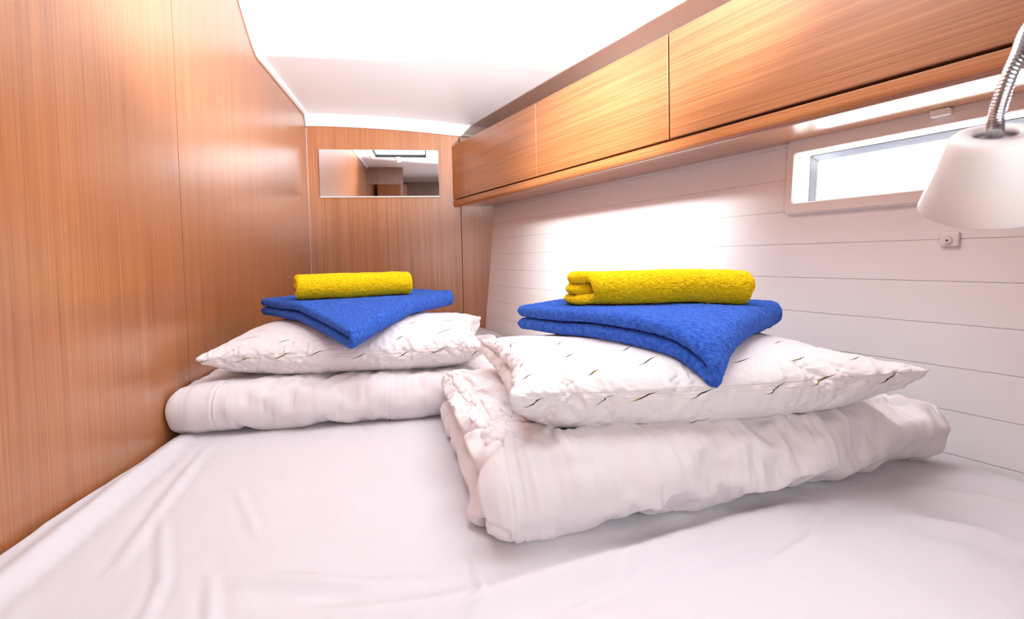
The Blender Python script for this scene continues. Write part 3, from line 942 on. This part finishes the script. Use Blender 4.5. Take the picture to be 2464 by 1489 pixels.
side = MB().box((-0.05, 0.9, 0.7), (0.001, 2.3, 1.5)).build('rest', M_TRIM)
piL = pillow('pillow', 'white dashed pillow by the left wooden bulkhead, under the towels farther away',
             (0.342, 1.36, 0.925), math.radians(-4), 0.335, 0.238, 5, (0.882, 1.001, 0.86), (0, -0.03, 0), [rest, formL, side], 0.02, 13, False, 0.004)
piR = pillow('pillow', 'white dashed pillow on the nearer crumpled duvet, in front of the white boards',
             (0.915, 0.865, 0.922), math.radians(-1), 0.316, 0.240, 8, (0.894, 1.002, 1.0), (-0.034, -0.058, -0.010), [rest, formR], 0.05, 19, True, 0.020)
for o in (rest, side, formL, formR): bpy.data.objects.remove(o)

# ------------------------------------------------------------------ towels
def fold_line(n, depth, t, layers):
    if layers == 2: return ufold(n, depth, t)
    # a middle layer turned up at the back into the top layer, which wraps round the front into the bottom layer
    pts = []; r = t*0.5+0.0005
    for x in np.linspace(t*1.6, depth-2*r, 40): pts.append((x, 1.5*t))
    for a in np.linspace(-90, 90, 14)[1:]: pts.append((depth-2*r+r*math.cos(math.radians(a)), 2*t+r*math.sin(math.radians(a))))
    for x in np.linspace(depth-2*r, t*1.5, 50)[1:]: pts.append((x, 2.5*t))
    for a in np.linspace(90, 270, 24)[1:]: pts.append((t*1.5+t*math.cos(math.radians(a)), 1.5*t+t*math.sin(math.radians(a))))
    for x in np.linspace(t*1.5, depth-t*0.5, 50)[1:]: pts.append((x, 0.5*t))
    pts = np.array(pts); sl_ = np.concatenate([[0], np.cumsum(np.hypot(*np.diff(pts, axis=0).T))])
    s = np.linspace(0, sl_[-1], n)
    return s, np.interp(s, sl_, pts[:, 0]), np.interp(s, sl_, pts[:, 1]), sl_[-1]

def towel(name, label, corner, along, away, t, layers, field, m, seed, na, nb, group, fuzz=0.0007, sway=0.004, endshift=0.0, puff=0.0, endr=0.5, lobe=0.0):
    """corner: front corner; along: vector of the folded edge; away: vector from it to the open edge"""
    L, D = math.hypot(*along), math.hypot(*away)
    s, q, z, tot = fold_line(na, D, t, layers)
    b = cosp(nb, 0.5)
    ua = np.array(along)/L; uw = np.array(away)/D
    Q, Bb = np.meshgrid(q, b, indexing='ij'); Zc = np.repeat(z[:, None], nb, 1); Sg = np.repeat(s[:, None], nb, 1)
    off = endshift*(noise1(Sg*22+3, seed+3)-0.5)*2
    Pp = L*Bb+off*(1-2*Bb)+lobe*(1-Bb)*np.exp(-(np.maximum(Q-0.008, 0)/0.022)**2)
    C0 = np.stack([Pp, Q, Zc], 2); N = grid_normals(C0)
    dB = np.minimum(L*Bb, L*(1-Bb)); dS = np.minimum(Sg, tot-Sg)
    th = (t*0.5)*edge_prof(dB, t*endr)*edge_prof(dS, t*0.5)*(1+puff*(noise2(Pp*12, Sg*12, seed+4)-0.5)*2)
    W = sway*(noise2(Pp*9+3, Sg*9, seed)-0.5)+0.0016*(noise2(Pp*40, Sg*40, seed+1)-0.5)*2
    W += 0.0012*(noise2(Pp*260, Sg*260, seed+2, 2)-0.5)*2
    if layers == 2:      # flat woven hem band between two small ridges
        W += 0.0016*np.exp(-((Pp-(L-0.065))/0.003)**2)+0.0016*np.exp(-((Pp-(L-0.030))/0.003)**2)-0.0012*((Pp > L-0.062) & (Pp < L-0.033))
    rg = np.random.default_rng(seed); e_ = edge_prof(dB, 0.004)*edge_prof(dS, 0.004)
    f1 = (rg.random(Q.shape)-0.5)*2*fuzz; f2 = (rg.random(Q.shape)-0.5)*2*fuzz
    res = []
    for A in (C0+N*(th+W*0.6+f1*e_)[..., None], C0-N*(th-W*0.6+f2*e_)[..., None]):
        X = corner[0]+ua[0]*A[..., 0]+uw[0]*A[..., 1]; Y = corner[1]+ua[1]*A[..., 0]+uw[1]*A[..., 1]
        X = np.maximum(X, 0.004)
        res.append(np.stack([X, Y, field(X, Y)+A[..., 2]+0.0015], 2))
    res[1][[0, -1]] = res[0][[0, -1]]; res[1][:, [0, -1]] = res[0][:, [0, -1]]
    return thing(tube_mesh(name, res[0], res[1], m), label, 'towel', group)

def sub(a, b): return (a[0]-b[0], a[1]-b[1])
def slope_floor(Fc, low, high, run):
    return lambda X, Y: low+(high-low)*np.clip(np.hypot(X-Fc[0], Y-Fc[1])/run, 0, 1)**0.65
Fc, Rc, Lc = (0.361, 1.045), (0.580, 1.50), (0.078, 1.42)
fpl = Field([piL, duL], -0.05, 0.8, 0.95, 1.95, 0.008, 16, BZ, slope_floor(Fc, 0.946, 1.002, 0.26))
blL = towel('folded_bath_towel', 'dark blue folded towel draped cornerwise over the farther pillow', Fc, sub(Rc, Fc), sub(Lc, Fc), 0.0195, 2, fpl, M_BLUE, 3, 420, 200, 'blue folded towels')
Fc, Rc, Lc = (0.872, 0.602), (1.165, 0.880), (0.678, 0.990)
fpr = Field([piR, duR], 0.5, 1.4, 0.5, 1.3, 0.008, 16, BZ, slope_floor(Fc, 0.922, 0.998, 0.26))
blR = towel('folded_bath_towel', 'blue folded towel draped cornerwise over the nearer pillow', Fc, sub(Rc, Fc), sub(Lc, Fc), 0.0215, 2, fpr, M_BLUE, 13, 420, 200, 'blue folded towels')

fyl = Field([blL, piL, duL], -0.05, 0.8, 1.0, 1.9, 0.008, 10, BZ, lambda X, Y: 1.005+0*X)
yL = towel('folded_hand_towel', 'bright yellow folded hand towel on the farther blue towel', (0.203, 1.285), (0.265, 0.09), (-0.036, 0.109), 0.0195, 3, fyl, M_YELL, 23, 300, 150, 'yellow folded hand towels', sway=0.006, endshift=0.003)
fyr = Field([blR, piR, duR], 0.5, 1.4, 0.5, 1.3, 0.008, 10, BZ, lambda X, Y: 1.011+0*X)
yR = towel('folded_hand_towel', 'golden yellow folded hand towel with layered end, on the nearer blue towel', (0.748, 0.896), (0.316, -0.090), (0.035, 0.115), 0.0195, 3, fyr, M_YELL, 33, 300, 150, 'yellow folded hand towels', sway=0.008, endshift=0.012, puff=0.15, endr=0.9, lobe=0.048)


# unseen round disc added as a body for the ceiling spot; emits nothing
wm = Matrix.Translation((1.02, 0.2405, 1.24)) @ Vector((0, 1, 0)).to_track_quat('Z', 'Y').to_matrix().to_4x4()
uplight_disc = MB().lathe([(0.0001, 0), (0.034, 0), (0.034, 0.012), (0.026, 0.020), (0.0001, 0.022)], wm, 40).build('added_uplight_body', M_CHROME, smooth=True)
thing(uplight_disc, 'unseen round chrome disc added on the door bulkhead as body for the ceiling spot', 'lamp')

# ------------------------------------------------------------------ reading lamp
fwd = fw
def lampmat():
    top = Vector((0.9195, 0.3185, 1.2205))
    axis = (Vector((0, 0, 1))+Vector((-0.36, -0.40, 0))*1.0).normalized()
    return top, axis
top, axis = lampmat()
q = axis.to_track_quat('Z', 'Y').to_matrix().to_4x4()
LM = Matrix.Translation(top) @ q
lamp = empty('reading_lamp', (1.12, 0.24, 1.28), 'white cone shade reading lamp on a flexible chrome neck, beside the window', 'lamp')
sh = [(0.0135, 0.0), (0.0225, -0.0005), (0.0255, -0.003), (0.0268, -0.008), (0.0415, -0.056), (0.0405, -0.057), (0.0385, -0.056), (0.0245, -0.010), (0.0135, -0.0035)]
adopt(MB().lathe(sh, LM, 64).build('shade', M_SHADE, smooth=True), lamp)
adopt(MB().lathe([(0.0001, -0.004), (0.0130, -0.004), (0.0130, -0.030), (0.0001, -0.030)], LM, 32).build('socket', M_CHROME, smooth=True), lamp)
p0 = LM @ Vector((0, 0, -0.003)); p1 = p0+axis*0.02
ctrl = [p0, p1, Vector((0.925, 0.310, 1.268)), Vector((0.960, 0.318, 1.305)), Vector((1.03, 0.30, 1.325)), Vector((1.10, 0.272, 1.305)), Vector((1.12, 0.246, 1.280))]
def catmull(c, n):
    c = [c[0]*2-c[1]]+c+[c[-1]*2-c[-2]]; out = []
    for i in range(1, len(c)-2):
        for k in range(n):
            t = k/n
            out.append(0.5*((2*c[i])+(c[i+1]-c[i-1])*t+(2*c[i-1]-5*c[i]+4*c[i+1]-c[i+2])*t*t+(3*c[i]-c[i-1]-3*c[i+1]+c[i+2])*t**3))
    out.append(c[-2]); return out
gp = catmull(ctrl, 40)
adopt(MB().tube(gp, [0.0046+0.0006*math.sin(i*2.1) for i in range(len(gp))], 20).build('gooseneck', M_CHROME, smooth=True), lamp)
bmx = Matrix.Translation((1.12, 0.241, 1.280)) @ Vector((0, 1, 0)).to_track_quat('Z', 'Y').to_matrix().to_4x4()
adopt(MB().lathe([(0.0001, 0), (0.028, 0), (0.026, 0.008), (0.0001, 0.010)], bmx, 40).build('base', M_CHROME, smooth=True), lamp)
